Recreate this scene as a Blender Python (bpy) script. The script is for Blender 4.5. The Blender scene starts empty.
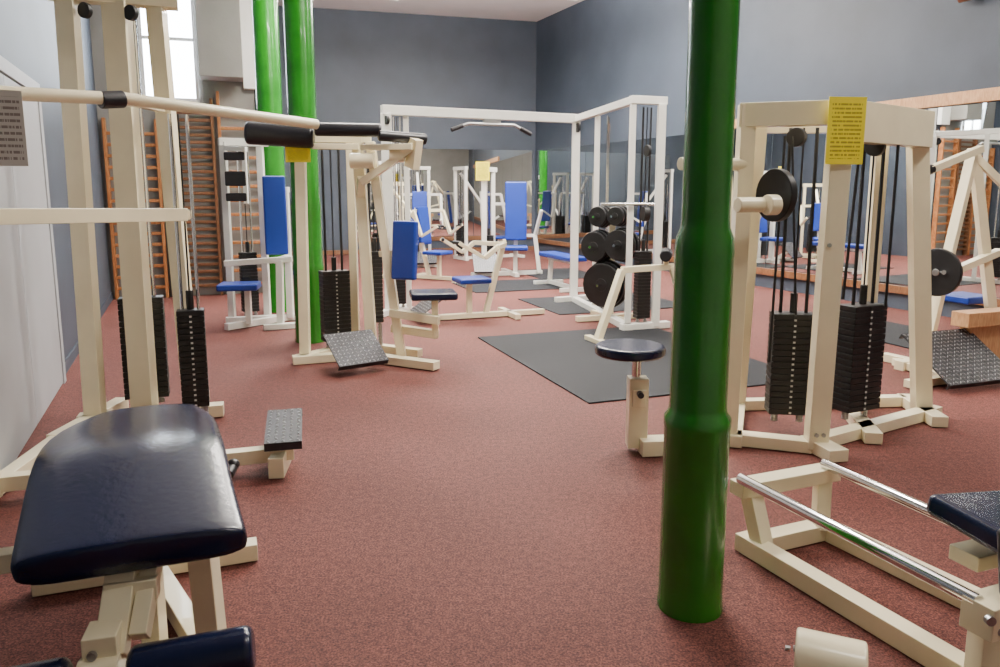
import bpy, bmesh, math, random
from mathutils import Vector, Matrix
random.seed(4)
SC = bpy.context.scene
COL = SC.collection

# ------------------------------------------------------------------ materials
def mat(name, col, rough=0.5, metal=0.0, noise=0.0, nscale=20, bump=0.0, bscale=200, coat=0.0, emit=None, estr=0, spec=.5):
    m = bpy.data.materials.new(name); m.use_nodes = True
    nt = m.node_tree; b = nt.nodes['Principled BSDF']
    b.inputs['Base Color'].default_value = (*col, 1)
    b.inputs['Roughness'].default_value = rough
    b.inputs['Metallic'].default_value = metal
    b.inputs['Coat Weight'].default_value = coat
    b.inputs['Specular IOR Level'].default_value = spec
    tc = nt.nodes.new('ShaderNodeTexCoord')
    if noise > 0:
        n = nt.nodes.new('ShaderNodeTexNoise'); n.inputs['Scale'].default_value = nscale; n.inputs['Detail'].default_value = 6
        nt.links.new(tc.outputs['Object'], n.inputs['Vector'])
        r = nt.nodes.new('ShaderNodeValToRGB')
        r.color_ramp.elements[0].position = 0.3; r.color_ramp.elements[1].position = 0.7
        r.color_ramp.elements[0].color = (*[c*(1-noise) for c in col], 1)
        r.color_ramp.elements[1].color = (*[min(1, c*(1+noise)) for c in col], 1)
        nt.links.new(n.outputs['Fac'], r.inputs['Fac'])
        nt.links.new(r.outputs['Color'], b.inputs['Base Color'])
    if bump > 0:
        n2 = nt.nodes.new('ShaderNodeTexNoise'); n2.inputs['Scale'].default_value = bscale; n2.inputs['Detail'].default_value = 3
        nt.links.new(tc.outputs['Object'], n2.inputs['Vector'])
        bp = nt.nodes.new('ShaderNodeBump'); bp.inputs['Strength'].default_value = bump; bp.inputs['Distance'].default_value = 0.01
        nt.links.new(n2.outputs['Fac'], bp.inputs['Height']); nt.links.new(bp.outputs['Normal'], b.inputs['Normal'])
    if emit:
        b.inputs['Emission Color'].default_value = (*emit, 1); b.inputs['Emission Strength'].default_value = estr
    return m

CREAM = mat('cream_enamel', (0.90, 0.81, 0.56), 0.26, noise=0.04, nscale=6, coat=.3)
WHITE = mat('white_enamel', (0.87, 0.86, 0.80), 0.30, noise=0.04, nscale=6, coat=.2)
BLUE = mat('blue_vinyl', (0.005, 0.032, 0.28), 0.42, bump=0.1, bscale=90)
NAVY = mat('navy_vinyl', (0.005, 0.009, 0.036), 0.22, bump=0.10, bscale=40)
BLACKV = mat('black_vinyl', (0.010, 0.010, 0.014), 0.35, bump=0.1, bscale=80)
IRON = mat('black_iron', (0.007, 0.007, 0.008), 0.45, noise=0.3)
RUBBER = mat('rubber_mat', (0.013, 0.0145, 0.018), 0.75, noise=0.5, nscale=160, bump=0.3, bscale=400, spec=.22)
CHROME = mat('chrome', (0.72, 0.72, 0.72), 0.12, metal=1.0)
STEEL = mat('dull_steel', (0.4, 0.4, 0.4), 0.35, metal=1.0)
GREEN = mat('green_gloss_paint', (0.016, 0.20, 0.010), 0.26, noise=0.16, nscale=5, bump=0.2, bscale=12, coat=0.3)
WALLM = mat('slate_wall_paint', (0.050, 0.063, 0.086), 0.5, noise=0.16, nscale=1.2, bump=0.1, bscale=40, spec=.35)
PLAST = mat('pale_plaster', (0.30, 0.29, 0.27), 0.7, noise=0.08, nscale=2, bump=0.1, bscale=30)
CEILM = mat('white_ceiling', (0.94, 0.93, 0.92), 0.8, noise=0.03, nscale=2)
DOORM = mat('white_door_paint', (0.38, 0.39, 0.41), 0.5, noise=0.06, nscale=2)
COPPER = mat('copper_pipe', (0.35, 0.16, 0.09), 0.4, metal=0.7, noise=0.1)
GLASS = mat('frosted_window', (0.8, 0.85, 0.9), 0.4, noise=0.03, emit=(0.88, 0.94, 1.0), estr=18)
LAMP = mat('lamp_diffuser', (0.9, 0.9, 0.85), 0.4, noise=0.01, emit=(1.0, 0.90, 0.76), estr=6)

def printed(name, base, ink, lines, words=6.0, mode='text', duty=.45):
    """paper / strip with printed rows, all inside one procedural material"""
    m = bpy.data.materials.new(name); m.use_nodes = True; nt = m.node_tree; b = nt.nodes['Principled BSDF']; b.inputs['Roughness'].default_value = .6
    tc = nt.nodes.new('ShaderNodeTexCoord'); sp = nt.nodes.new('ShaderNodeSeparateXYZ'); nt.links.new(tc.outputs['Generated'], sp.inputs[0])
    def mth(op, a, b_=None):
        n = nt.nodes.new('ShaderNodeMath'); n.operation = op
        for i, v in enumerate((a, b_)):
            if v is None: continue
            if isinstance(v, (int, float)): n.inputs[i].default_value = v
            else: nt.links.new(v, n.inputs[i])
        return n.outputs[0]
    fr = mth('FRACT', mth('MULTIPLY', sp.outputs[2], lines)); row = mth('LESS_THAN', fr, duty)
    if mode == 'text':
        n = nt.nodes.new('ShaderNodeTexNoise'); n.noise_dimensions = '2D'; n.inputs['Scale'].default_value = 1
        cb = nt.nodes.new('ShaderNodeCombineXYZ'); nt.links.new(mth('MULTIPLY', sp.outputs[0], words*4), cb.inputs[0])
        nt.links.new(mth('MULTIPLY', mth('FLOOR', mth('MULTIPLY', sp.outputs[2], lines)), 7.3), cb.inputs[1]); nt.links.new(cb.outputs[0], n.inputs['Vector'])
        w = mth('GREATER_THAN', n.outputs['Fac'], .42)
        ex = mth('MULTIPLY', mth('GREATER_THAN', sp.outputs[0], .1), mth('LESS_THAN', sp.outputs[0], .9))
        ez = mth('MULTIPLY', mth('GREATER_THAN', sp.outputs[2], .08), mth('LESS_THAN', sp.outputs[2], .92))
        row = mth('MULTIPLY', mth('MULTIPLY', row, w), mth('MULTIPLY', ex, ez))
    mx = nt.nodes.new('ShaderNodeMix'); mx.data_type = 'RGBA'; mx.inputs[6].default_value = (*base, 1); mx.inputs[7].default_value = (*ink, 1)
    nt.links.new(row, mx.inputs[0]); nt.links.new(mx.outputs[2], b.inputs['Base Color'])
    return m
YELLOW = printed('yellow_notice', (0.92, 0.78, 0.02), (0.42, 0.34, 0.02), 16)
PAPER = printed('white_notice', (0.6, 0.55, 0.48), (0.25, 0.2, 0.17), 12)
TICK = printed('number_rows', (0.01, 0.01, 0.01), (0.6, 0.6, 0.58), 18, mode='strip', duty=.35)

def wood(name, a, b_, sc=(30, 3, 3)):
    m = bpy.data.materials.new(name); m.use_nodes = True; nt = m.node_tree; b = nt.nodes['Principled BSDF']
    tc = nt.nodes.new('ShaderNodeTexCoord'); mp = nt.nodes.new('ShaderNodeMapping'); mp.inputs['Scale'].default_value = sc
    n = nt.nodes.new('ShaderNodeTexNoise'); n.inputs['Scale'].default_value = 3; n.inputs['Detail'].default_value = 8; n.inputs['Distortion'].default_value = 1
    r = nt.nodes.new('ShaderNodeValToRGB'); r.color_ramp.elements[0].color = (*a, 1); r.color_ramp.elements[1].color = (*b_, 1)
    r.color_ramp.elements[0].position = .35; r.color_ramp.elements[1].position = .65
    nt.links.new(tc.outputs['Object'], mp.inputs['Vector']); nt.links.new(mp.outputs['Vector'], n.inputs['Vector'])
    nt.links.new(n.outputs['Fac'], r.inputs['Fac']); nt.links.new(r.outputs['Color'], b.inputs['Base Color'])
    b.inputs['Roughness'].default_value = 0.45
    return m
WOOD = wood('orange_pine', (0.34, 0.12, 0.035), (0.52, 0.22, 0.08))
WOODP = wood('pale_pine', (0.50, 0.25, 0.11), (0.66, 0.38, 0.19))
WOODD = wood('brown_beech', (0.13, 0.052, 0.02), (0.22, 0.095, 0.04))
TREADB = mat('tread_plate_base', (0.05, 0.05, 0.055), 0.5, metal=.6, noise=.2)
TREADL = mat('tread_plate_lozenge', (0.34, 0.34, 0.35), 0.36, metal=.85, noise=.2)

def carpet():
    m = bpy.data.materials.new('red_brown_carpet'); m.use_nodes = True; nt = m.node_tree; b = nt.nodes['Principled BSDF']
    tc = nt.nodes.new('ShaderNodeTexCoord')
    n1 = nt.nodes.new('ShaderNodeTexNoise'); n1.inputs['Scale'].default_value = 120; n1.inputs['Detail'].default_value = 6; n1.inputs['Roughness'].default_value = .75
    n3 = nt.nodes.new('ShaderNodeTexNoise'); n3.inputs['Scale'].default_value = 30; n3.inputs['Detail'].default_value = 7; n3.inputs['Roughness'].default_value = .75
    n2 = nt.nodes.new('ShaderNodeTexNoise'); n2.inputs['Scale'].default_value = 0.9; n2.inputs['Detail'].default_value = 5
    r = nt.nodes.new('ShaderNodeValToRGB')
    r.color_ramp.elements[0].position = .38; r.color_ramp.elements[0].color = (0.062, 0.017, 0.015, 1)
    r.color_ramp.elements[1].position = .64; r.color_ramp.elements[1].color = (0.325, 0.108, 0.086, 1)
    def ramp(lo, a=.3, b_=.7):
        q = nt.nodes.new('ShaderNodeValToRGB'); q.color_ramp.elements[0].position = a; q.color_ramp.elements[0].color = (lo, lo, lo, 1)
        q.color_ramp.elements[1].position = b_; q.color_ramp.elements[1].color = (1, 1, 1, 1); return q
    r2 = ramp(.72); r3 = ramp(.5, .36, .62)
    def mul(a, b_):
        mx = nt.nodes.new('ShaderNodeMix'); mx.data_type = 'RGBA'; mx.blend_type = 'MULTIPLY'; mx.inputs[0].default_value = 1
        nt.links.new(a, mx.inputs[6]); nt.links.new(b_, mx.inputs[7]); return mx.outputs[2]
    for n in (n1, n2, n3): nt.links.new(tc.outputs['Object'], n.inputs['Vector'])
    nt.links.new(n1.outputs['Fac'], r.inputs['Fac']); nt.links.new(n2.outputs['Fac'], r2.inputs['Fac']); nt.links.new(n3.outputs['Fac'], r3.inputs['Fac'])
    nt.links.new(mul(mul(r.outputs['Color'], r2.outputs['Color']), r3.outputs['Color']), b.inputs['Base Color'])
    b.inputs['Roughness'].default_value = 0.75; b.inputs['Specular IOR Level'].default_value = .22
    bp = nt.nodes.new('ShaderNodeBump'); bp.inputs['Strength'].default_value = .4; bp.inputs['Distance'].default_value = .005
    nt.links.new(n1.outputs['Fac'], bp.inputs['Height']); nt.links.new(bp.outputs['Normal'], b.inputs['Normal'])
    return m
CARPET = carpet()
MIRROR = mat('mirror_glass', (0.84, 0.87, 0.86), 0.012, metal=1.0)

# ------------------------------------------------------------------ geometry helpers
def frame_mat(p, q, roll=0):
    p = Vector(p); q = Vector(q); d = (q-p); L = d.length; d.normalize()
    up = Vector((0, 0, 1))
    if abs(d.dot(up)) > 0.97: up = Vector((0, 1, 0))
    s = d.cross(up).normalized(); t = s.cross(d).normalized()
    R = Matrix((s, t, d)).transposed().to_4x4()
    return Matrix.Translation((p+q)/2) @ R @ Matrix.Rotation(roll, 4, 'Z'), L

def B(p, q, w=.06, h=None, roll=0): return ('b', p, q, w, h or w, roll)
def R(p, q, r=.02): return ('r', p, q, r)
def X(c, s, rz=0, rx=0, ry=0): return ('x', c, s, rz, rx, ry)
def S(c, r): return ('s', c, r)

def build(bm, pr):
    k = pr[0]
    if k == 'b':
        M, L = frame_mat(pr[1], pr[2], pr[5])
        bmesh.ops.create_cube(bm, size=1, matrix=M @ Matrix.Diagonal((pr[3], pr[4], L, 1)))
    elif k == 'r':
        M, L = frame_mat(pr[1], pr[2])
        bmesh.ops.create_cone(bm, cap_ends=True, segments=28 if pr[3] > .05 else (20 if pr[3] > .012 else 8), radius1=pr[3], radius2=pr[3], depth=L, matrix=M)
    elif k == 'x':
        M = Matrix.Translation(pr[1]) @ Matrix.Rotation(math.radians(pr[3]), 4, 'Z') @ Matrix.Rotation(math.radians(pr[4]), 4, 'X') @ Matrix.Rotation(math.radians(pr[5]), 4, 'Y') @ Matrix.Diagonal((*pr[2], 1))
        bmesh.ops.create_cube(bm, size=1, matrix=M)
    elif k == 's':
        bmesh.ops.create_icosphere(bm, subdivisions=2, radius=pr[2], matrix=Matrix.Translation(pr[1]))
    elif k == 'poly':
        vs = [bm.verts.new(v) for v in pr[1]]; e = Vector(pr[2])
        vt = [bm.verts.new(Vector(v)+e) for v in pr[1]]
        bm.faces.new(vs); bm.faces.new(vt[::-1])
        n = len(vs)
        for i in range(n): bm.faces.new((vs[i], vt[i], vt[(i+1) % n], vs[(i+1) % n]))

def meshobj(name, prims, material, bev=0.004, seg=2, smooth=True, M=None):
    bm = bmesh.new()
    for p in prims: build(bm, p)
    bmesh.ops.recalc_face_normals(bm, faces=bm.faces)
    if M is not None: bm.transform(M)
    me = bpy.data.meshes.new(name); bm.to_mesh(me); bm.free()
    me.materials.append(material)
    ob = bpy.data.objects.new(name, me); COL.objects.link(ob)
    if smooth:
        for p in me.polygons: p.use_smooth = True
    if bev:
        md = ob.modifiers.new('bevel', 'BEVEL'); md.width = bev; md.segments = seg; md.limit_method = 'ANGLE'; md.angle_limit = math.radians(40)
        md.harden_normals = True
    elif smooth:
        try: me.set_sharp_from_angle(angle=math.radians(40))
        except Exception: pass
    return ob

class Thing:
    """world=True : part coordinates are room coordinates."""
    def __init__(s, name, loc, label, cat, rz=0, world=True, group=None):
        e = bpy.data.objects.new(name, None); COL.objects.link(e)
        e.location = loc; e.rotation_euler = (0, 0, math.radians(rz)); e.empty_display_size = .1
        e['label'] = label; e['category'] = cat
        if group: e['group'] = group
        s.e = e; s.parts = []
        s.M = (Matrix.Translation(loc) @ Matrix.Rotation(math.radians(rz), 4, 'Z')).inverted() if world else None
    def part(s, name, m, prims, bev=.004, seg=2, parent=None, label=None):
        ob = meshobj(name, prims, m, bev, seg, M=s.M)
        ob.parent = parent or s.e
        if label: ob['label'] = label
        s.parts.append(ob)
        return ob
    def each(s, name, m, prims, bev=.004, seg=2, parent=None, label=None):
        for p in prims: s.part(name, m, [p], bev, seg, parent, label)
    def tread(s, c, w, d, rz, rx, label='diamond tread foot plate'):
        Mx = Matrix.Translation(c) @ Matrix.Rotation(math.radians(rz), 4, 'Z') @ Matrix.Rotation(math.radians(rx), 4, 'X')
        bm = bmesh.new()
        bmesh.ops.create_cube(bm, size=1, matrix=Mx @ Matrix.Diagonal((w, d, .01, 1)))
        for sy in (-1, 1):
            bmesh.ops.create_cube(bm, size=1, matrix=Mx @ Matrix.Translation((0, sy*(d/2-.005), -.02)) @ Matrix.Diagonal((w, .01, .04, 1)))
        nx = max(3, int(w/.036)); ny = max(3, int(d/.036))
        nb = len(bm.faces)
        for i in range(nx):
            for j in range(ny):
                a = math.radians(45 if (i+j) % 2 else -45)
                x = (i+.5)/nx*w-w/2; y = (j+.5)/ny*d-d/2
                bmesh.ops.create_cone(bm, cap_ends=True, segments=6, radius1=.016, radius2=.010, depth=.005,
                    matrix=Mx @ Matrix.Translation((x, y, .0065)) @ Matrix.Rotation(a, 4, 'Z') @ Matrix.Diagonal((1, .28, 1, 1)))
        bm.faces.ensure_lookup_table()
        for f in bm.faces[nb:]: f.material_index = 1
        bmesh.ops.recalc_face_normals(bm, faces=bm.faces)
        if s.M is not None: bm.transform(s.M)
        me = bpy.data.meshes.new('foot_plate'); bm.to_mesh(me); bm.free(); me.materials.append(TREADB); me.materials.append(TREADL)
        o = bpy.data.objects.new('foot_plate', me); COL.objects.link(o); o.parent = s.e; o['label'] = label; s.parts.append(o)
    def stack(s, x, y, z0, z1, top, w=.25, d=.13, rz=0, ticks=True, cable=True, rod=None):
        n = max(6, int((z1-z0)/.036)); h = (z1-z0)/n
        a = math.radians(rz); ux = Vector((math.cos(a), math.sin(a), 0)); uy = Vector((-math.sin(a), math.cos(a), 0)); c = Vector((x, y, 0))
        Z = lambda z: Vector((0, 0, z))
        st = s.part('weight_stack', IRON, [X(c+Z(z0+h*(i+.5)), (w, d, h*.90), rz) for i in range(n)] +
               [X(c+Z((z0+z1)/2), (w*.9, d*.9, z1-z0), rz), R(c+Z(z1), c+Z(z1+.12), .022)], bev=.003, seg=1, label='black cast weight stack')
        if ticks:
            s.part('number_strip', TICK, [X(c-uy*(d/2+.0015)+Z((z0+z1)/2), (.014, .003, (z1-z0)*.97), rz)], bev=0, parent=st)
        for sx in (-1, 1):
            s.part('guide_rod', rod or CHROME, [R(c+ux*sx*w*.3+Z(.07), c+ux*sx*w*.3+Z(top), .011)], bev=0)
            s.part('spring', STEEL, [R(c+ux*sx*w*.3+Z(.075), c+ux*sx*w*.3+Z(z0), .014)]+[R(c+ux*sx*w*.3+Z(.075+i*.014), c+ux*sx*w*.3+Z(.083+i*.014), .022) for i in range(max(1, int((z0-.08)/.014)))], bev=0)
        if cable:
            s.part('cable', IRON, [R(c+Z(z1+.1), c+Z(top), .006)], bev=0)

def struct(name, prims, m, bev=0):
    o = meshobj(name, prims, m, bev, smooth=False); o['kind'] = 'structure'; return o

def slab(p1, p2, off0, off1, z0, z1, nrm):
    p1 = Vector((*p1, 0)); p2 = Vector((*p2, 0)); n = Vector((*nrm, 0))
    return ('poly', [p1+n*off0+Vector((0, 0, z0)), p2+n*off0+Vector((0, 0, z0)), p2+n*off1+Vector((0, 0, z0)), p1+n*off1+Vector((0, 0, z0))], (0, 0, z1-z0))

# ------------------------------------------------------------------ room
CH = 5.5
C = Vector((.88, 18.9)); rd = Vector((.405, -.914)); rn = Vector((-.914, -.405))
bd = Vector((-.963, -.27)); bn = Vector((.27, -.963))
RE = C+rd*18.75; BL = C+bd*6.6
LF = Vector((-.45, -1.46)); LB = Vector((-5.40, 10.33)); PA = Vector((-3.3, 11.05))
ld = (LB-LF).normalized(); ln = Vector((ld.y, -ld.x))
pd = (PA-LB).normalized(); pn = Vector((pd.y, -pd.x))
sd = (BL-PA).normalized(); sn = Vector((sd.y, -sd.x))
fd = (RE-LF).normalized(); fn = Vector((-fd.y, fd.x))
poly = [(-1.2, -2.2), (9.2, 1.4), (1.0, 19.8), (-6.4, 17.6), (-6.4, 10.2)]
struct('floor', [('poly', [(x, y, -.1) for x, y in poly], (0, 0, .1))], CARPET)
struct('ceiling', [('poly', [(x, y, CH) for x, y in poly], (0, 0, .15))], CEILM)
struct('wall_right', [slab(C-rd*.2, RE+rd*.2, -.2, 0, 0, CH, rn)], WALLM)
struct('wall_back', [slab(C, BL+bd*.2, -.2, 0, 0, CH, bn)], WALLM)
struct('wall_left', [slab(LF-ld*.2, LB+ld*.0, -.2, 0, 0, CH, ln)], WALLM)
struct('wall_alcove', [slab(LB-pd*.4, PA, -.2, 0, 0, CH, pn)], PLAST)
struct('wall_recess', [slab(PA, BL, -.2, 0, 0, CH, sn)], WALLM)
struct('wall_front', [slab(LF-fd*.2, RE+fd*.2, -.2, 0, 0, CH, fn)], PLAST)
struct('baseboard_left', [slab(LF+ld*8.0, LB, .001, .015, 0, .1, ln)], WALLM)
struct('baseboard_back', [slab(C+bd*.03, BL, .001, .03, 0, .1, bn)], WOODD)
struct('trim_1', [slab(C+rd*7.0, C+rd*16, .001, .06, 2.47, 2.61, rn)], WOODP, .004)
struct('trim_2', [slab(C+rd*.1, C+rd*16, .001, .05, .20, .30, rn)], WOODD, .004)
struct('trim_3', [slab(C+bd*.1, C+bd*4.6, .001, .04, .28, .38, bn)], WOODD, .004)
for i in range(8):
    a = C+rd*(.1+i*1.98); b = C+rd*(.1+i*1.98+1.965)
    o = meshobj('wall_mirror', [slab(a, b, .002, .014, .31, 2.46, rn)], MIRROR, 0, smooth=False)
    o['label'] = 'frameless mirror panel fixed to the slate wall above wood rail'; o['category'] = 'mirror'; o['group'] = 'mirror panels on the long wall'
for i in range(3):
    a = C+bd*(.1+i*1.5); b = C+bd*(.1+i*1.5+1.485)
    o = meshobj('wall_mirror', [slab(a, b, .002, .014, .39, 2.46, bn)], MIRROR, 0, smooth=False)
    o['label'] = 'frameless mirror panel on the slate end wall'; o['category'] = 'mirror'; o['group'] = 'mirror panels on the end wall'
def on(o, d, s): return o+d*s
s0 = 5.45; s1 = 7.75
struct('door_1', [slab(on(LF, ld, s0), on(LF, ld, (s0+s1)/2-.005), .001, .04, .01, 2.18, ln)], DOORM, .003)
struct('door_2', [slab(on(LF, ld, (s0+s1)/2+.005), on(LF, ld, s1), .001, .04, .01, 2.18, ln)], DOORM, .003)
struct('trim_4', [slab(on(LF, ld, s0-.1), on(LF, ld, s1+.1), .001, .05, 2.19, 2.28, ln), slab(on(LF, ld, s1), on(LF, ld, s1+.1), .001, .05, 0, 2.19, ln), slab(on(LF, ld, s0-.1), on(LF, ld, s0), .001, .05, 0, 2.19, ln)], DOORM, .003)
w0 = .62; w1 = 1.25
struct('window_1', [slab(on(LB, pd, w0), on(LB, pd, w1), .005, .02, 2.75, 5.1, pn)], GLASS)
fr = []
for a in (w0-.04, (w0+w1)/2-.02, w1-.0): fr.append(slab(on(LB, pd, a), on(LB, pd, a+.04), .02, .06, 2.7, 5.15, pn))
for z in (2.7, 3.5, 4.3, 5.1): fr.append(slab(on(LB, pd, w0-.04), on(LB, pd, w1+.04), .02, .06, z, z+.045, pn))
struct('trim_5', fr, CEILM, .002)
struct('trim_6', [slab(on(LB, pd, 1.32), on(LB, pd, 1.88), .0, .45, 3.0, CH, pn)], PLAST, .01)
struct('trim_7', [slab(on(LB, pd, 1.88), on(LB, pd, 2.2), .0, .1, 2.9, CH, pn)], CEILM, .01)

# ------------------------------------------------------------------ columns
def column(loc, r, top, zs, label=''):
    z1, z2 = zs
    bm = bmesh.new()
    prof = [(r[0]*1.03, 0), (r[0]*1.03, .02), (r[0], .035), (r[0], z1-.01), (r[0]*1.02, z1+.0), (r[0]*1.02, z1+.03), (r[1]*1.03, z1+.05), (r[1], z1+.07), (r[1], z2-.03), (r[1]*1.01, z2), (r[1]*.97, z2+.05), (r[2]*1.02, z2+.085), (r[2], z2+.12), (r[2], top)]
    N = 40; rings = []
    for rr, z in prof:
        rings.append([bm.verts.new((rr*math.cos(2*math.pi*i/N), rr*math.sin(2*math.pi*i/N), z)) for i in range(N)])
    for a, b in zip(rings, rings[1:]):
        for i in range(N): bm.faces.new((a[i], a[(i+1) % N], b[(i+1) % N], b[i]))
    bm.faces.new(rings[0][::-1]); bm.faces.new(rings[-1])
    me = bpy.data.meshes.new('green_column'); bm.to_mesh(me); bm.free(); me.materials.append(GREEN)
    for p in me.polygons: p.use_smooth = True
    me.set_sharp_from_angle(angle=math.radians(50))
    o = bpy.data.objects.new('green_column', me); COL.objects.link(o)
    o.location = (loc[0], loc[1], 0); o['label'] = label; o['category'] = 'column'; o['group'] = 'green cast iron columns'
    return o
column((.692, 2.54), (.113, .098, .080), CH, (.685, 1.29), label='glossy green painted cast iron column with stepped collars')
column((-1.90, 7.4), (.15, .145, .135), CH, (.72, 1.33), label='glossy green painted column standing by the weight machines')
column((-2.78, 9.3), (.165, .16, .15), CH, (.72, 1.33), label='glossy green painted column near the end of the hall')

# ------------------------------------------------------------------ mats
def floor_mat(c, u, v, label):
    c = Vector((*c, .001))
    u = Vector((*u, 0)); v = Vector((*v, 0))
    o = meshobj('rubber_mat', [('poly', [c, c+u, c+u+v, c+v], (0, 0, .011))], RUBBER, .003)
    o['label'] = label; o['category'] = 'mat'; o['group'] = 'black rubber floor mats'
U = Vector((.9415, .337)); V = Vector((-.337, .9415))
floor_mat((.63, 5.14), U*2.0, V*2.55, 'large black rubber gym mat on red carpet')
floor_mat((.72, 8.95), U*1.9, V*1.4, 'black rubber mat under the plate rack')
floor_mat((-.35, 10.9), U*1.7, V*1.3, 'black rubber mat in front of the cable rack')
floor_mat((.75, 12.5), U*1.2, V*1.6, 'black rubber mat near the end wall mirror')
floor_mat((3.9, 7.0), U*1.0, V*2.0, 'black rubber mat beside the mirror wall')

# ------------------------------------------------------------------ A: tall cable tower
A = Thing('cable_tower_machine', (-2.35, 4.7, 0), 'tall cream cable weight machine with long lever arms beside white door', 'gym machine')
A.part('frame', CREAM, [
    B((-2.58, 4.62, .05), (-2.54, 4.62, 2.66), .11, .08), B((-2.31, 4.72, .05), (-2.30, 4.72, 2.66), .14, .10), B((-2.03, 4.80, .05), (-2.10, 4.80, 2.66), .10, .08),
    B((-2.64, 4.58, 2.64), (-1.98, 4.84, 2.64), .1, .09), B((-2.68, 4.60, .05), (-1.85, 4.86, .05), .1, .08),
    B((-2.60, 4.2, .05), (-2.60, 5.0, .05), .09, .08), B((-2.02, 4.4, .05), (-2.12, 5.2, .05), .09, .08)])
A.stack(-2.38, 4.92, .12, .80, 2.60, .27, .13, 20)
A.stack(-1.94, 4.64, .14, .76, 1.95, .16, .12, 20)
A.each('pulley', IRON, [R((-2.44, 4.60, 2.54), (-2.43, 4.63, 2.54), .045), R((-2.2, 4.66, 2.54), (-2.19, 4.69, 2.54), .045)])
A.part('lever_arm', CREAM, [R((-2.62, 3.05, 1.91), (-1.97, 4.0, 1.965), .033)])
A.part('lever_arm', CREAM, [R((-1.97, 4.0, 1.97), (-1.18, 4.95, 1.915), .032), B((-1.97, 4.0, 1.965), (-2.09, 4.76, 2.0), .05)])
A.each('end_cap', BLACKV, [R((-2.03, 3.92, 1.95), (-1.96, 4.02, 1.965), .044), R((-2.43, 3.33, 1.93), (-2.385, 3.39, 1.935), .038)], bev=.006)
A.part('cross_bar', CREAM, [B((-2.42, 3.2, 1.385), (-1.86, 4.45, 1.355), .06, .075), B((-1.86, 4.45, 1.355), (-1.90, 4.56, 1.35), .05, .06), B((-2.09, 4.8, 1.35), (-1.87, 4.5, 1.35), .05)])
A.part('outer_post', CREAM, [B((-2.43, 3.40, .04), (-2.43, 3.40, 1.38), .07, .07), B((-2.47, 3.38, .05), (-2.60, 4.30, .05), .08, .07)])
A.part('notice_card', PAPER, [X((-2.19, 3.42, 1.77), (.13, .005, .33), 25)], bev=0)
A.part('foot_bar', CREAM, [B((-2.45, 3.44, .10), (-1.12, 3.9, .10), .075, .075), B((-1.17, 3.74, .06), (-1.21, 4.06, .06), .08, .11)])
A.tread((-1.18, 3.95, .225), .19, .42, 14, 8)
A.part('plate_bracket', CREAM, [B((-1.18, 3.93, .12), (-1.18, 3.95, .215), .05)])

# ------------------------------------------------------------------ B: shoulder machine with roller pads
Bm = Thing('shoulder_machine', (-1.2, 6.6, 0), 'cream shoulder raise machine with black roller pads and tread foot plate', 'gym machine')
Bm.part('frame', CREAM, [
    B((-1.72, 6.48, 0.03), (-1.69, 6.48, 1.98), .085, .075), B((-1.36, 6.95, .05), (-1.36, 6.95, 1.98), .07, .07),
    B((-1.76, 6.40, .04), (-1.33, 7.0, .04), .09, .07), B((-1.70, 6.45, 2.0), (-1.34, 6.98, 2.0), .08, .08),
    B((-1.80, 6.36, .04), (-1.33, 6.53, .04), .1, .07), B((-1.13, 6.5, .05), (-1.22, 6.55, 1.98), .09, .085), B((-.86, 6.42, .05), (-1.10, 6.5, 1.9), .075, .085),
    B((-1.40, 6.60, .045), (-.53, 6.13, .045), .10, .07), B((-.72, 6.62, .045), (-1.3, 6.95, .045), .08, .07), B((-1.70, 6.5, 1.93), (-1.10, 6.55, 1.93), .07, .07)])
Bm.stack(-1.50, 6.75, .14, .78, 1.95, .25, .13, 30, rod=IRON)
Bm.stack(-1.14, 6.80, .30, .95, 1.90, .12, .12, 20, rod=IRON, ticks=False)
Bm.part('roller_pad', BLACKV, [R((-2.10, 6.33, 1.965), (-1.55, 6.40, 1.935), .095)], bev=.035, seg=4)
Bm.part('roller_pad', BLACKV, [R((-1.52, 6.3, 1.99), (-.98, 6.35, 1.985), .055)], bev=.02, seg=4)
Bm.part('roller_pad', BLACKV, [R((-1.0, 6.3, 1.94), (-.62, 6.45, 1.92), .045)], bev=.015, seg=4)
Bm.part('lever_arm', CREAM, [B((-1.58, 6.42, 1.86), (-1.2, 6.5, 1.86), .05), B((-.70, 6.35, 1.86), (-1.17, 6.42, 1.56), .07, .06), B((-.70, 6.35, 1.92), (-.74, 6.4, 1.68), .07, .14),
    B((-1.16, 6.4, 1.85), (-.72, 6.3, 1.85), .05), R((-1.25, 6.38, 1.74), (-1.05, 6.38, 1.74), .065), R((-.92, 6.38, 1.78), (-.80, 6.38, 1.78), .055), B((-1.17, 6.42, 1.60), (-1.20, 6.5, 1.45), .06)])
Bm.part('backrest', BLUE, [X((-.81, 6.38, .99), (.22, .075, .50), -20, -6)], bev=.02, seg=4, label='blue vinyl backrest pad')
Bm.part('backrest_post', CREAM, [B((-1.04, 6.5, .95), (-.86, 6.42, .97), .05)])
Bm.part('seat_bracket', CREAM, [B((-.95, 6.42, .45), (-.52, 6.3, .40), .07)])
Bm.part('seat', NAVY, [X((-.58, 6.45, .60), (.40, .34, .065), 10)], bev=.022, seg=4, label='dark blue vinyl seat')
Bm.part('seat_post', CREAM, [B((-.56, 6.38, .24), (-.56, 6.38, .57), .055), B((-.95, 6.5, .3), (-.54, 6.38, .26), .07)])
Bm.tread((-1.20, 6.12, .20), .44, .38, 36, 34)
Bm.part('plate_bracket', CREAM, [B((-1.36, 6.5, .06), (-1.24, 6.2, .17), .05)])
Bm.part('notice_card', YELLOW, [X((-1.70, 6.43, 1.80), (.21, .004, .14))], bev=0)

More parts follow.
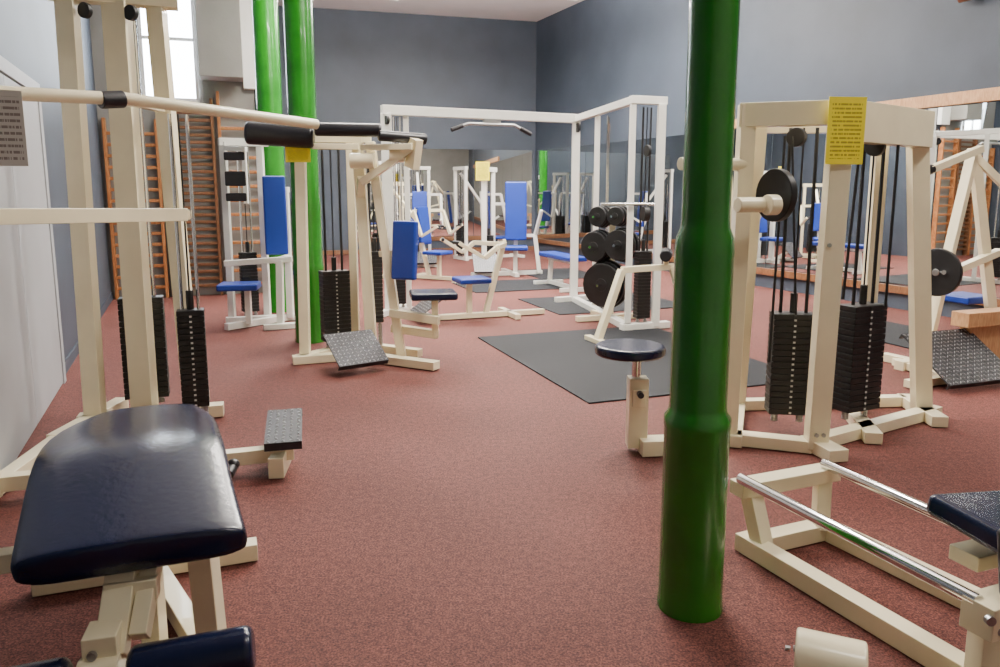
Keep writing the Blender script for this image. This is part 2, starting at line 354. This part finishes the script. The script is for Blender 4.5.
# ------------------------------------------------------------------ C: foreground padded bench
def bench_pad(name, m, cs, thick, T, label):
    bm = bmesh.new(); rings = []
    n = 32
    for c, hw, up, k in cs:
        c = Vector(c); hw = Vector(hw); up = Vector(up).normalized()
        ring = []
        for i in range(n):
            a = 2*math.pi*i/n; ca, sa = math.cos(a), math.sin(a)
            px = math.copysign(abs(ca)**.30, ca); py = math.copysign(abs(sa)**.5, sa)
            crown = .014*(1-px*px) if sa > 0 else 0
            ring.append(bm.verts.new(c+hw*px*k+up*(thick/2*py*(.45+.55*k)+crown)))
        rings.append(ring)
    for a, b in zip(rings, rings[1:]):
        for i in range(n): bm.faces.new((a[i], a[(i+1) % n], b[(i+1) % n], b[i]))
    bm.faces.new(rings[0][::-1]); bm.faces.new(rings[-1])
    bmesh.ops.recalc_face_normals(bm, faces=bm.faces)
    if T.M is not None: bm.transform(T.M)
    me = bpy.data.meshes.new(name); bm.to_mesh(me); bm.free(); me.materials.append(m)
    for p in me.polygons: p.use_smooth = True
    o = bpy.data.objects.new(name, me); COL.objects.link(o); o.parent = T.e; o['label'] = label
    md = o.modifiers.new('sub', 'SUBSURF'); md.levels = 1; md.render_levels = 1
    T.parts.append(o); return o

Cm = Thing('leg_curl_bench', (-1.2, 2.2, 0), 'leg curl bench with bent navy vinyl pad on cream steel frame', 'gym bench')
hw = Vector((.262, .10, 0))
bench_pad('bench_pad', NAVY, [
    ((-1.44, 2.98, .575), hw*.68, (0, 0, 1), .86), ((-1.437, 2.97, .575), hw*.70, (0, 0, 1), .98), ((-1.43, 2.93, .578), hw*.76, (0, 0, 1), 1), ((-1.36, 2.72, .598), hw*1.0, (0, 0, 1), 1), ((-1.25, 2.45, .635), hw, (0, .1, 1), 1), ((-1.19, 2.33, .643), hw, (0, .0, 1), 1), ((-1.15, 2.24, .633), hw, (0, -.2, 1), 1),
    ((-1.06, 2.05, .593), hw, (0, -.2, 1), 1), ((-.965, 1.86, .555), hw*1.01, (0, -.2, 1), 1), ((-.955, 1.84, .551), hw*1.01, (0, -.2, 1), .99), ((-.950, 1.828, .548), hw, (0, -.2, 1), .92)],
    .085, Cm, 'bent navy vinyl bench pad')
Cm.part('frame', CREAM, [
    B((-1.42, 2.85, .53), (-1.0, 1.92, .49), .09, .06), B((-.90, 2.12, .53), (-.88, 2.12, .02), .07, .07), B((-1.40, 2.8, .55), (-1.40, 2.8, .04), .07, .07),
    B((-1.75, 2.62, .04), (-1.0, 2.90, .04), .08, .07), B((-1.30, 2.0, .04), (-.80, 2.18, .04), .08, .07), B((-1.40, 2.8, .04), (-.88, 2.12, .04), .07, .07),
    B((-1.65, 2.05, .40), (-1.1, 2.2, .42), .06, .06), B((-1.65, 2.05, .03), (-1.65, 2.05, .42), .06, .06), B((-1.1, 2.2, .53), (-1.1, 2.2, .03), .06)])
Cm.part('roller_arm', CREAM, [B((-1.02, 1.92, .53), (-.985, 1.74, .33), .075, .055), B((-.955, 1.95, .52), (-.93, 1.78, .36), .045, .05), R((-1.035, 1.68, .30), (-.945, 1.705, .30), .058), R((-1.28, 1.60, .29), (-.65, 1.77, .325), .018), X((-1.0, 1.74, .35), (.08, .09, .12), 15), X((-.98, 1.86, .45), (.13, .05, .06), 15)])
Cm.part('roller_pad', NAVY, [R((-.915, 1.69, .325), (-.63, 1.765, .338), .060)], bev=.022, seg=4, label='navy vinyl roller pad')
Cm.part('roller_pad', NAVY, [R((-1.31, 1.60, .30), (-1.05, 1.67, .313), .060)], bev=.022, seg=4, label='navy vinyl roller pad')
Cm.part('adjuster_knob', BLACKV, [R((-1.08, 2.92, .40), (-1.08, 2.84, .38), .022), S((-1.08, 2.90, .40), .026)], bev=.004)
Cm.part('knob_bracket', CREAM, [B((-1.4, 2.8, .40), (-1.08, 2.86, .39), .035)])
Cm.each('frame_bolt', STEEL, [R((-1.0, 1.69, .37), (-1.0, 1.68, .37), .012), R((-1.64, 2.01, .36), (-1.64, 2.0, .36), .012), R((-1.64, 2.01, .30), (-1.64, 2.0, .30), .012)], bev=0)

# ------------------------------------------------------------------ N: twin tower leg machine
N = Thing('twin_stack_machine', (1.9, 4.5, 0), 'cream twin weight stack machine with yellow notice and round padded stool', 'gym machine')
N.part('frame', CREAM, [
    B((1.36, 4.30, .03), (1.38, 4.30, 1.97), .085, .085), B((1.82, 4.15, .03), (1.84, 4.15, 1.97), .115, .085), B((2.82, 4.85, .03), (2.60, 4.80, 1.96), .11, .08),
    B((2.46, 4.95, .03), (2.46, 4.95, 1.9), .08, .08), B((1.62, 4.95, .03), (1.55, 4.6, 1.95), .08, .08),
    B((1.34, 4.31, 1.91), (1.88, 4.13, 1.91), .09, .13), B((1.83, 4.15, 1.87), (2.66, 4.80, 1.87), .10, .22), B((1.38, 4.30, 1.9), (1.60, 4.95, 1.9), .07, .08), B((1.6, 4.95, 1.9), (2.5, 4.95, 1.9), .07, .08),
    B((1.28, 4.34, .04), (1.80, 4.16, .04), .10, .07), B((1.82, 4.25, .04), (1.88, 3.98, .04), .12, .07), B((1.37, 4.22, .04), (1.66, 5.05, .04), .09, .07), B((1.82, 4.2, .04), (2.92, 4.86, .04), .09, .07),
    B((2.32, 4.75, .04), (2.22, 4.28, .04), .10, .07), B((2.80, 4.6, .04), (2.86, 5.15, .04), .1, .07), B((1.66, 5.0, .04), (2.84, 5.1, .04), .08, .07), B((1.42, 4.45, .3), (1.46, 4.9, 1.6), .06)])
N.stack(1.79, 4.52, .13, .76, 1.86, .25, .14, -8, rod=IRON)
N.stack(2.25, 4.60, .13, .80, 1.80, .28, .14, 25, rod=IRON)
N.part('cam_disc', IRON, [R((1.49, 4.14, 1.47), (1.53, 4.155, 1.47), .145), B((1.51, 4.15, 1.60), (1.60, 4.2, 1.47), .10, .03)], bev=.006)
N.part('cam_hub', CREAM, [R((1.26, 4.02, 1.42), (1.51, 4.10, 1.42), .040), R((1.42, 4.03, 1.42), (1.48, 4.05, 1.42), .055)])
N.part('cross_tube', CREAM, [R((.98, 4.15, 1.64), (1.40, 4.3, 1.64), .035)])
N.part('notice_card', YELLOW, [X((1.84, 4.085, 1.81), (.21, .004, .35), 6)], bev=0, label='yellow paper notice with printed lines')
N.each('pulley', IRON, [R((1.7, 4.42, 1.80), (1.73, 4.45, 1.80), .055), R((2.2, 4.5, 1.75), (2.23, 4.53, 1.75), .055)])
N.each('cable', IRON, [R((1.62, 4.36, 1.8), (1.58, 4.3, .5), .008), R((1.66, 4.36, 1.8), (1.72, 4.3, .78), .007), R((2.02, 4.42, 1.8), (1.96, 4.42, .85), .009), R((2.10, 4.46, 1.8), (2.06, 4.46, .85), .009), R((2.34, 4.5, 1.8), (2.34, 4.5, .8), .009)], bev=0)
N.part('stool_seat', NAVY, [('r', (.74, 4.18, .57), (.74, 4.18, .63), .20)], bev=.022, seg=4, label='rounded navy vinyl stool seat')
N.part('stool_post', CREAM, [B((.79, 4.18, .03), (.79, 4.18, .44), .11, .10), B((.80, 4.12, .05), (1.0, 4.14, .05), .12, .09), B((.9, 4.14, .05), (1.34, 4.27, .05), .08, .07), X((.79, 4.125, .33), (.075, .02, .10))])
N.part('stool_stem', CHROME, [R((.78, 4.18, .42), (.78, 4.18, .58), .026)], bev=0)
N.part('adjuster_knob', BLACKV, [R((.79, 4.13, .36), (.79, 4.07, .36), .018)], bev=.004)
N.each('frame_bolt', STEEL, [R((1.80+dx, 4.105, z), (1.80+dx, 4.095, z), .012) for dx, z in ((0, .12), (.04, .12), (0, 1.2))], bev=0)

# ------------------------------------------------------------------ P: rail machine, foreground
P = Thing('leg_press_sledge', (1.2, 2.5, 0), 'cream low sledge frame with two chrome rails and navy pad', 'gym machine')
P.part('frame', CREAM, [
    B((.97, 2.93, .285), (1.46, 3.13, .285), .085, .06), B((1.04, 2.96, .27), (1.08, 2.90, .05), .075, .06), B((1.40, 3.1, .27), (1.38, 3.05, .05), .06, .06),
    B((1.02, 2.98, .04), (1.54, 1.85, .04), .075, .075), B((1.02, 2.92, .04), (1.45, 3.1, .04), .08, .07), B((1.42, 3.08, .04), (1.98, 1.95, .04), .075, .075),
    B((1.36, 1.98, .29), (1.80, 2.16, .29), .10, .10), B((1.43, 2.02, .25), (1.43, 2.02, .05), .08), B((1.75, 2.14, .25), (1.75, 2.14, .05), .08)])
P.part('chrome_rail', CHROME, [R((.985, 2.93, .33), (1.375, 2.0, .33), .022)], bev=0)
P.part('chrome_rail', CHROME, [R((1.40, 3.10, .33), (1.76, 2.15, .33), .022)], bev=0)
P.each('rail_bolt', STEEL, [R((1.37, 1.945, .31), (1.37, 1.93, .31), .014), R((1.41, 1.955, .27), (1.41, 1.94, .27), .012)], bev=0)
P.part('seat', NAVY, [X((1.60, 2.24, .46), (.36, .30, .075), 20, 6, 6)], bev=.025, seg=4, label='navy vinyl pad')
P.part('side_pad', BLACKV, [X((1.52, 2.02, .45), (.20, .05, .20), 20, -8)], bev=.015, seg=3)
P.part('carriage', CREAM, [B((1.45, 2.2, .36), (1.72, 2.3, .36), .1, .05), B((1.58, 2.24, .36), (1.58, 2.24, .43), .08)])
P.part('counter_roller', CREAM, [R((.90, 2.10, .09), (1.08, 2.02, .09), .088), R((1.04, 2.04, .06), (1.45, 2.0, .06), .03)], bev=.01, seg=3)
P.each('roller_bolt', STEEL, [R((.888, 2.105+.04*math.cos(a), .09+.045*math.sin(a)), (.902, 2.10+.04*math.cos(a), .09+.045*math.sin(a)), .009) for a in (0, 2.1, 4.2)], bev=0)

# ------------------------------------------------------------------ J: cable crossover rack
J = Thing('cable_crossover_rack', (0, 9.5, 0), 'white cable crossover rack with pull-up bar and twin weight stacks', 'gym machine')
J.part('frame', WHITE, [
    B((-1.38, 8.98, 2.42), (1.03, 10.12, 2.42), .10, .11), B((1.0, 10.1, 2.42), (1.40, 7.98, 2.42), .07, .08), B((1.0, 10.1, .03), (1.0, 10.1, 2.38), .10, .10), B((-1.33, 9.0, .03), (-1.33, 9.0, 2.38), .12, .10),
    B((-1.12, 9.15, .03), (-1.12, 9.15, 2.38), .06, .06), B((1.18, 9.3, .03), (1.18, 9.3, 2.38), .06, .06), B((1.38, 8.0, .03), (1.38, 8.0, 2.38), .06, .07),
    B((1.69, 8.05, .03), (1.69, 8.05, 2.38), .08, .08), B((1.35, 7.98, 2.42), (1.74, 8.1, 2.42), .08, .08), B((1.0, 10.1, .04), (1.38, 7.9, .04), .09, .07), B((1.3, 7.93, .04), (1.85, 8.12, .04), .09, .07),
    B((-1.45, 8.7, .04), (-1.2, 9.4, .04), .09, .07), B((.75, 9.95, .04), (1.2, 10.2, .04), .09, .07), B((-1.33, 9.0, .04), (-1.1, 9.2, .04), .09, .07)])
J.stack(1.27, 9.0, .12, .75, 2.35, .20, .13, 75, ticks=False)
J.stack(1.54, 8.06, .12, .85, 2.35, .15, .12, 15, ticks=False, rod=IRON)
J.stack(-1.22, 9.09, .12, .8, 2.35, .12, .10, 20, ticks=False)
J.part('pull_up_bar', STEEL, [R((-.55, 9.2, 2.22), (-.38, 9.3, 2.29), .018), R((-.38, 9.3, 2.29), (.18, 9.55, 2.29), .018), R((.18, 9.55, 2.29), (.36, 9.6, 2.20), .018), R((-.1, 9.42, 2.29), (-.1, 9.6, 2.38), .012), B((-.2, 9.4, 2.33), (0, 9.5, 2.33), .05, .05)], bev=0, label='steel pull-up bar with bent ends')
J.each('grip', BLACKV, [R((-.58, 9.185, 2.208), (-.45, 9.26, 2.262), .026), R((.25, 9.57, 2.255), (.39, 9.61, 2.185), .026)], bev=.004)
J.each('pulley', IRON, [R((1.52, 7.95, 1.9), (1.55, 7.96, 1.9), .06), R((1.5, 7.95, 1.25), (1.56, 7.96, 1.25), .08), R((-1.33, 8.93, 2.3), (-1.30, 8.95, 2.3), .05), R((1.0, 10.03, 2.3), (1.03, 10.04, 2.3), .06)])
J.each('pulldown_bar', CHROME, [R((1.05, 7.9, 1.35), (1.62, 7.95, 1.35), .016)], bev=0)

# ------------------------------------------------------------------ K: plate tree with plates
K = Thing('plate_rack', (1.25, 8.6, 0), 'cream and black weight plate tree on rubber mat', 'weight rack')
ax = Vector((-.62, -.78, 0)); KC = Vector((1.28, 8.62, 0))
K.part('frame', CREAM, [B(KC+Vector((0, 0, .03)), KC+Vector((0, 0, 1.3)), .07), B(KC+Vector((-.40, -.14, .035)), KC+Vector((.40, .14, .035)), .08, .06), B(KC+Vector((-.15, .35, .035)), KC+Vector((.15, -.35, .035)), .08, .06)])
pegs = [(.43, .28, -.0), (.86, .195, -.11), (.89, .195, .20), (1.20, .13, -.07), (1.21, .12, .16)]
side = Vector((.78, -.62, 0))
for z, r, dx in pegs:
    K.part('peg', CHROME, [R(KC+Vector((0, 0, z)), KC+side*dx*1.0+Vector((0, 0, z)), .018), R(KC+side*dx*1.0+Vector((0, 0, z)), KC+side*dx*1.0+ax*.30+Vector((0, 0, z)), .014)], bev=0)
for z, r, dx in pegs:
    for i in range(3):
        rr = r*(1-.06*i); d0 = .055+i*.06
        c = KC+side*dx+Vector((0, 0, z))
        T = Thing('weight_plate', tuple(c+ax*d0), 'round black iron weight plate stored on plate tree', 'weight plate', group='iron weight plates on the plate tree')
        T.part('disc', IRON, [R(c+ax*d0, c+ax*(d0+.04), rr)], bev=.008)
        T.part('hub_ring', IRON, [R(c+ax*(d0-.004), c+ax*(d0+.048), rr*.25+.012)], bev=.004)

# ------------------------------------------------------------------ M: low arched frame
Mb = Thing('arched_bench', (1.2, 7.3, 0), 'cream arched tube frame bench standing on rubber mat', 'gym bench')
Mb.part('frame', CREAM, [B((.96, 7.23, .04), (1.20, 7.35, .72), .075, .06), B((1.20, 7.35, .72), (1.75, 7.5, .74), .07, .06), B((1.72, 7.48, .74), (1.95, 7.5, .04), .07, .06), B((.88, 7.42, .035), (1.04, 7.02, .035), .07, .045), B((1.88, 7.7, .035), (2.02, 7.3, .035), .07, .045)])
Mb.part('knee_pad', BLACKV, [R((1.62, 7.32, .86), (1.70, 7.64, .86), .06)], bev=.02, seg=3)
Mb.part('pad_post', CREAM, [B((1.66, 7.48, .74), (1.66, 7.48, .84), .05)])

# ------------------------------------------------------------------ E: white pec machine beside the green columns
E = Thing('pec_deck_machine', (-2.75, 8.5, 0), 'white pec machine with tall blue backrest beside green column', 'gym machine')
E.part('frame', WHITE, [
    B((-3.04, 8.40, .03), (-3.04, 8.40, 2.02), .07, .07), B((-2.70, 8.60, .03), (-2.70, 8.60, 2.02), .07, .07), B((-3.08, 8.38, 2.02), (-2.62, 8.64, 2.02), .08, .08),
    B((-3.1, 8.36, .04), (-2.2, 8.66, .04), .08, .07), B((-2.42, 8.55, .04), (-2.42, 8.55, 1.5), .07, .07), B((-2.70, 8.60, 1.5), (-2.38, 8.55, 1.5), .06), B((-2.95, 7.95, .04), (-2.45, 8.6, .04), .08, .07),
    B((-2.95, 8.0, .72), (-2.25, 8.1, .76), .07, .06), B((-2.40, 8.08, .05), (-2.38, 8.08, .75), .07), B((-2.42, 8.1, .74), (-2.42, 8.55, .74), .06), B((-2.55, 7.95, .035), (-2.2, 8.1, .035), .08, .06)])
E.stack(-2.87, 8.52, .12, .8, 1.98, .18, .12, 30, ticks=False)
E.part('backrest', BLUE, [X((-2.47, 8.30, 1.22), (.24, .08, .86), 20, -3)], bev=.02, seg=4, label='tall blue vinyl backrest')
E.part('seat', BLUE, [X((-2.82, 8.05, .47), (.42, .34, .07), 10)], bev=.02, seg=4)
E.part('seat_post', WHITE, [B((-2.75, 8.1, .05), (-2.75, 8.1, .44), .06)])
for z in (1.86, 1.62, 1.42):
    E.part('arm_pad', BLACKV, [X((-2.88, 8.30, z), (.22, .10, .09 if z != 1.62 else .16), 10)], bev=.015, seg=3)
E.part('press_arm', WHITE, [B((-3.0, 8.34, 1.95), (-2.74, 8.26, 1.93), .05), B((-2.78, 8.3, 1.95), (-2.78, 8.3, 1.35), .045)])

# ------------------------------------------------------------------ generic seated machines in the distance
def seated(loc, rz, label, h=1.9, body=CREAM, pad=BLUE, arms=True, plate=True, card=False, back=True, backh=.85, stack=True):
    T = Thing('seated_press_machine', (loc[0], loc[1], 0), label, 'gym machine', rz=rz, world=False)
    f = [B((-.3, .35, .04), (.3, .35, .04), .07, .06), B((0, -.65, .04), (0, .8, .04), .07, .06), B((-.28, -.62, .035), (.28, -.62, .035), .07, .06), B((0, .05, .04), (0, .28, .9), .06, .06)]
    if stack:
        f += [B((-.24, .8, .03), (-.24, .8, h), .06, .06), B((.24, .8, .03), (.24, .8, h), .06, .06), B((-.28, .8, h), (.28, .8, h), .08, .07), B((-.3, .8, .04), (.3, .8, .04), .08, .07), B((0, .3, h*.62), (0, .8, h-.1), .05)]
    f += [B((0, .28, .9), (0, .30, h*.75), .06, .05), B((0, -.15, .05), (0, -.15, .42), .06)]
    T.part('frame', body, f)
    if stack: T.stack(0, .8, .12, .75, h-.03, .24, .12, 0, ticks=False)
    T.part('seat', pad, [X((0, -.12, .46), (.38, .38, .06))], bev=.02, seg=4)
    if back: T.part('backrest', pad, [X((0, .16, .62+backh/2), (.30, .07, backh), 0, -6)], bev=.02, seg=4)
    if arms:
        for sx in (-1, 1):
            T.part('press_arm', body, [B((sx*.03, .28, h*.72), (sx*.42, .05, h*.72), .05), B((sx*.42, .05, h*.72), (sx*.42, -.1, .75), .05), B((sx*.42, -.1, .75), (sx*.36, -.38, .92), .04)])
            T.part('hand_grip', BLACKV, [R((sx*.36, -.36, .92), (sx*.22, -.40, .92), .02)], bev=.004)
    if plate: T.tread((0, -.66, .20), .5, .34, 0, 35)
    if card:
        T.part('notice_card', YELLOW, [X((-.24, .74, h-.12), (.26, .004, .32))], bev=0)
    return T
seated((-.22, 8.75), -70, 'cream lever machine with blue seat and tread plate on carpet', h=1.2, back=False, arms=True, stack=False)
seated((-1.15, 12.6), 60, 'cream lever machine with blue pads near end wall', h=1.6, back=True, backh=.6, plate=False)
seated((-1.6, 15.2), 10, 'white weight machine with blue pads facing the hall', h=1.95, body=WHITE)
seated((-.15, 16.6), 120, 'white weight machine standing sideways near the end mirrors', h=1.95, body=WHITE, plate=False)

# H: white chest press with tall backrest near the end wall
H = Thing('chest_press_machine', (.1, 13.3, 0), 'white chest press machine with tall blue backrest near mirror wall', 'gym machine')
H.part('frame', WHITE, [
    B((-.28, 13.3, .03), (-.28, 13.3, 1.85), .09, .08), B((-.12, 13.5, .03), (-.12, 13.5, 1.85), .07, .07), B((-.32, 13.25, 1.85), (-.08, 13.55, 1.85), .08), B((-.5, 13.0, .04), (.75, 13.4, .04), .08, .07),
    B((.05, 13.75, .04), (.3, 12.9, .04), .08, .07), B((.28, 13.4, .04), (.28, 13.42, 1.5), .07, .07), B((-.12, 13.5, 1.25), (.28, 13.45, 1.25), .05), B((.70, 13.3, .04), (.62, 13.3, .7), .07), B((.62, 13.3, .7), (.72, 13.1, 1.15), .05), B((.28, 13.42, .7), (.62, 13.3, .7), .05), B((-.45, 12.8, .04), (-.35, 13.3, .04), .07, .06)])
H.stack(-.20, 13.42, .12, .7, 1.82, .14, .12, 50, ticks=False)
H.part('backrest', BLUE, [X((.28, 13.32, 1.13), (.38, .08, 1.02), 0, -4)], bev=.025, seg=4, label='tall blue vinyl backrest')
H.part('seat', BLUE, [X((.28, 13.05, .50), (.40, .40, .07))], bev=.02, seg=4)
H.part('seat_post', WHITE, [B((.26, 13.05, .05), (.26, 13.05, .47), .06)])
H.tread((-.25, 12.85, .26), .42, .40, 10, 45)
H.part('plate_bracket', WHITE, [B((-.27, 13.2, .06), (-.25, 12.9, .22), .05)])
H.part('notice_card', YELLOW, [X((-.30, 13.2, 1.82), (.24, .004, .32))], bev=0)

def flat_bench(loc, rz, label, L=1.15):
    T = Thing('flat_bench', (loc[0], loc[1], 0), label, 'gym bench', rz=rz, world=False)
    k = L/1.15
    T.part('frame', WHITE, [B((0, -.5*k, .05), (0, .5*k, .05), .06), B((0, -.45*k, .05), (0, -.4*k, .42), .06), B((0, .45*k, .05), (0, .4*k, .42), .06), B((-.25, -.5*k, .035), (.25, -.5*k, .035), .06), B((-.25, .5*k, .035), (.25, .5*k, .035), .06), B((0, -.5*k, .43), (0, .5*k, .43), .05)])
    T.part('bench_pad', BLUE, [X((0, 0, .49), (.30, L, .07))], bev=.02, seg=4)
flat_bench((.95, 11.5), 20, 'flat blue vinyl bench on white frame by the cable rack')

# ------------------------------------------------------------------ R: plate loaded press by the mirror wall
Rm = Thing('plate_loaded_press', (4.0, 6.6, 0), 'cream plate loaded press with tread foot plate beside mirror wall', 'gym machine')
Rm.part('frame', CREAM, [
    B((3.35, 6.15, .04), (4.6, 6.75, .04), .09, .08), B((3.4, 6.5, .04), (3.65, 5.95, .04), .08, .07), B((4.45, 7.0, .04), (4.75, 6.4, .04), .08, .07),
    B((3.70, 6.4, .05), (4.15, 6.7, 1.85), .08, .07), B((4.55, 6.75, .05), (4.15, 6.7, 1.85), .08, .07), B((3.80, 6.45, .75), (4.5, 6.75, .95), .07, .06), B((3.55, 6.25, .8), (3.9, 6.5, .85), .06)])
Rm.each('lever_arm', CREAM, [B((4.15, 6.6, 1.85), (3.55, 6.3, 1.66), .06), B((4.15, 6.7, 1.80), (4.65, 6.6, 1.3), .06)])
Rm.part('hand_grip', BLACKV, [R((3.46, 6.26, 1.635), (3.58, 6.315, 1.67), .04)], bev=.006)
Rm.part('plate_peg', CHROME, [R((3.73, 6.42, .83), (3.64, 6.12, .83), .018)], bev=0)
Rm.tread((3.58, 5.72, .22), .72, .55, 20, 34, 'large diamond tread foot plate')
Rm.part('plate_bracket', CREAM, [B((3.6, 6.3, .05), (3.62, 5.9, .22), .06), B((3.10, 5.55, .04), (3.80, 5.82, .04), .07, .06), B((3.4, 6.3, .04), (3.5, 5.7, .04), .07, .06)])
Rm.part('timber_block', WOODP, [X((4.02, 6.10, .46), (.62, .16, .12), 20), X((4.02, 6.12, .20), (.45, .1, .40), 20)], bev=.006)
Rm.part('seat', BLUE, [X((4.35, 6.95, .5), (.35, .35, .07), 20)], bev=.02, seg=4)
c = Vector((3.66, 6.23, .82)); a2 = Vector((-.85, -.53, 0)).normalized()
T = Thing('weight_plate', tuple(c), 'single black iron plate loaded on the press peg', 'weight plate')
T.part('disc', IRON, [R(c, c+a2*.04, .20)], bev=.008)
T.part('hub_ring', STEEL, [R(c-a2*.005, c+a2*.05, .03)], bev=.004)

# ------------------------------------------------------------------ wall bars
def wall_bars(s, w, z1, m, label, step=.15):
    o = LB+pd*s+pn*.07
    ang = math.degrees(math.atan2(pd.y, pd.x))
    T = Thing('wall_bars', (o.x, o.y, 0), label, 'wall bars', rz=ang, world=False, group='wooden wall bars')
    T.part('upright', m, [B((.03, 0, 0), (.03, 0, z1), .04, .10)])
    T.part('upright', m, [B((w-.03, 0, 0), (w-.03, 0, z1), .04, .10)])
    n = int((z1-.2)/step)
    for i in range(n):
        T.part('rung', m, [B((.03, -.02, .15+i*step), (w-.03, -.02, .15+i*step), .03, .045)], bev=.008)
wall_bars(.05, .70, 2.45, WOOD, 'orange pine wall bars fixed to the pale wall')
wall_bars(.77, .70, 2.75, WOODD, 'dark brown wooden wall bars fixed to the pale wall', step=.10)
wall_bars(1.5, .60, 2.85, WOOD, 'orange pine wall bars next to the recess corner', step=.2)

q = C+rd*10.9+rn*.12
PT = Thing('copper_pipe', (q.x, q.y, 3.6), 'short bent copper pipe on the upper slate wall', 'pipe')
q2 = q+rd*.18
PT.part('pipe', COPPER, [R((q.x, q.y, 3.62), (q.x, q.y, 5.45), .03), R((q2.x, q2.y, 3.62), (q2.x, q2.y, 5.45), .03), R((q.x, q.y, 3.62), (q2.x, q2.y, 3.62), .035)], bev=0)

# ------------------------------------------------------------------ lamps (out of view, hung low; upward light added for the ceiling)
LZ = 4.6
def lamp(x, y, e, size=(1.5, .35), rz=20, col=(1.0, .94, .86), up=.9):
    T = Thing('ceiling_lamp', (x, y, LZ), 'suspended rectangular lamp with warm diffuser and added uplight', 'lamp', rz=rz, world=False, group='ceiling lamps')
    T.part('housing', CEILM, [X((0, 0, 0), (size[0]+.06, size[1]+.06, .08))])
    T.part('diffuser', LAMP, [X((0, 0, -.045), (size[0], size[1], .02))])
    for sx in (-1, 1):
        T.part('suspension_wire', STEEL, [R((sx*.6, 0, .04), (sx*.6, 0, CH-LZ), .006)], bev=0)
    for k, z, rx in ((1, -.08, 0), (up, .07, math.pi)):  # second light points up, added only to brighten the ceiling
        L = bpy.data.lights.new('lamp_light', 'AREA'); L.shape = 'RECTANGLE'; L.size = size[0]; L.size_y = size[1]; L.energy = e*k; L.color = col
        o = bpy.data.objects.new('lamp_light', L); COL.objects.link(o); o.parent = T.e; o.location = (0, 0, z); o.rotation_euler = (rx, 0, 0)
for x, y, e, up in ((1.6, 1.8, 40, .3), (4.0, 4.0, 110, .3), (.4, 5.6, 250, .3), (2.7, 7.8, 130, .4), (-1.6, 8.6, 185, .5), (1.0, 10.8, 195, 1.2), (-2.3, 12.4, 200, 4.0), (.6, 12.4, 260, 5.0)):
    lamp(x, y, e, up=up)
wl = bpy.data.lights.new('window_daylight', 'AREA'); wl.shape = 'RECTANGLE'; wl.size = .8; wl.size_y = 2.2; wl.energy = 35; wl.color = (.8, .9, 1)
wo = bpy.data.objects.new('window_daylight', wl); COL.objects.link(wo)
wc = LB+pd*.9+pn*.12; wo.location = (wc.x, wc.y, 3.9)
wo.rotation_euler = Vector((pn.x, pn.y, -.1)).to_track_quat('-Z', 'Y').to_euler()

W = bpy.data.worlds.new('World'); SC.world = W; W.use_nodes = True
W.node_tree.nodes['Background'].inputs[0].default_value = (.6, .62, .68, 1); W.node_tree.nodes['Background'].inputs[1].default_value = .3

cam = bpy.data.cameras.new('Camera'); co = bpy.data.objects.new('Camera', cam); COL.objects.link(co)
co.location = (0, 0, 1.5); co.rotation_euler = (math.radians(90-8.81), 0, 0)
cam.sensor_width = 36; cam.lens = 27; cam.shift_y = -.0275; cam.clip_start = .05
SC.camera = co
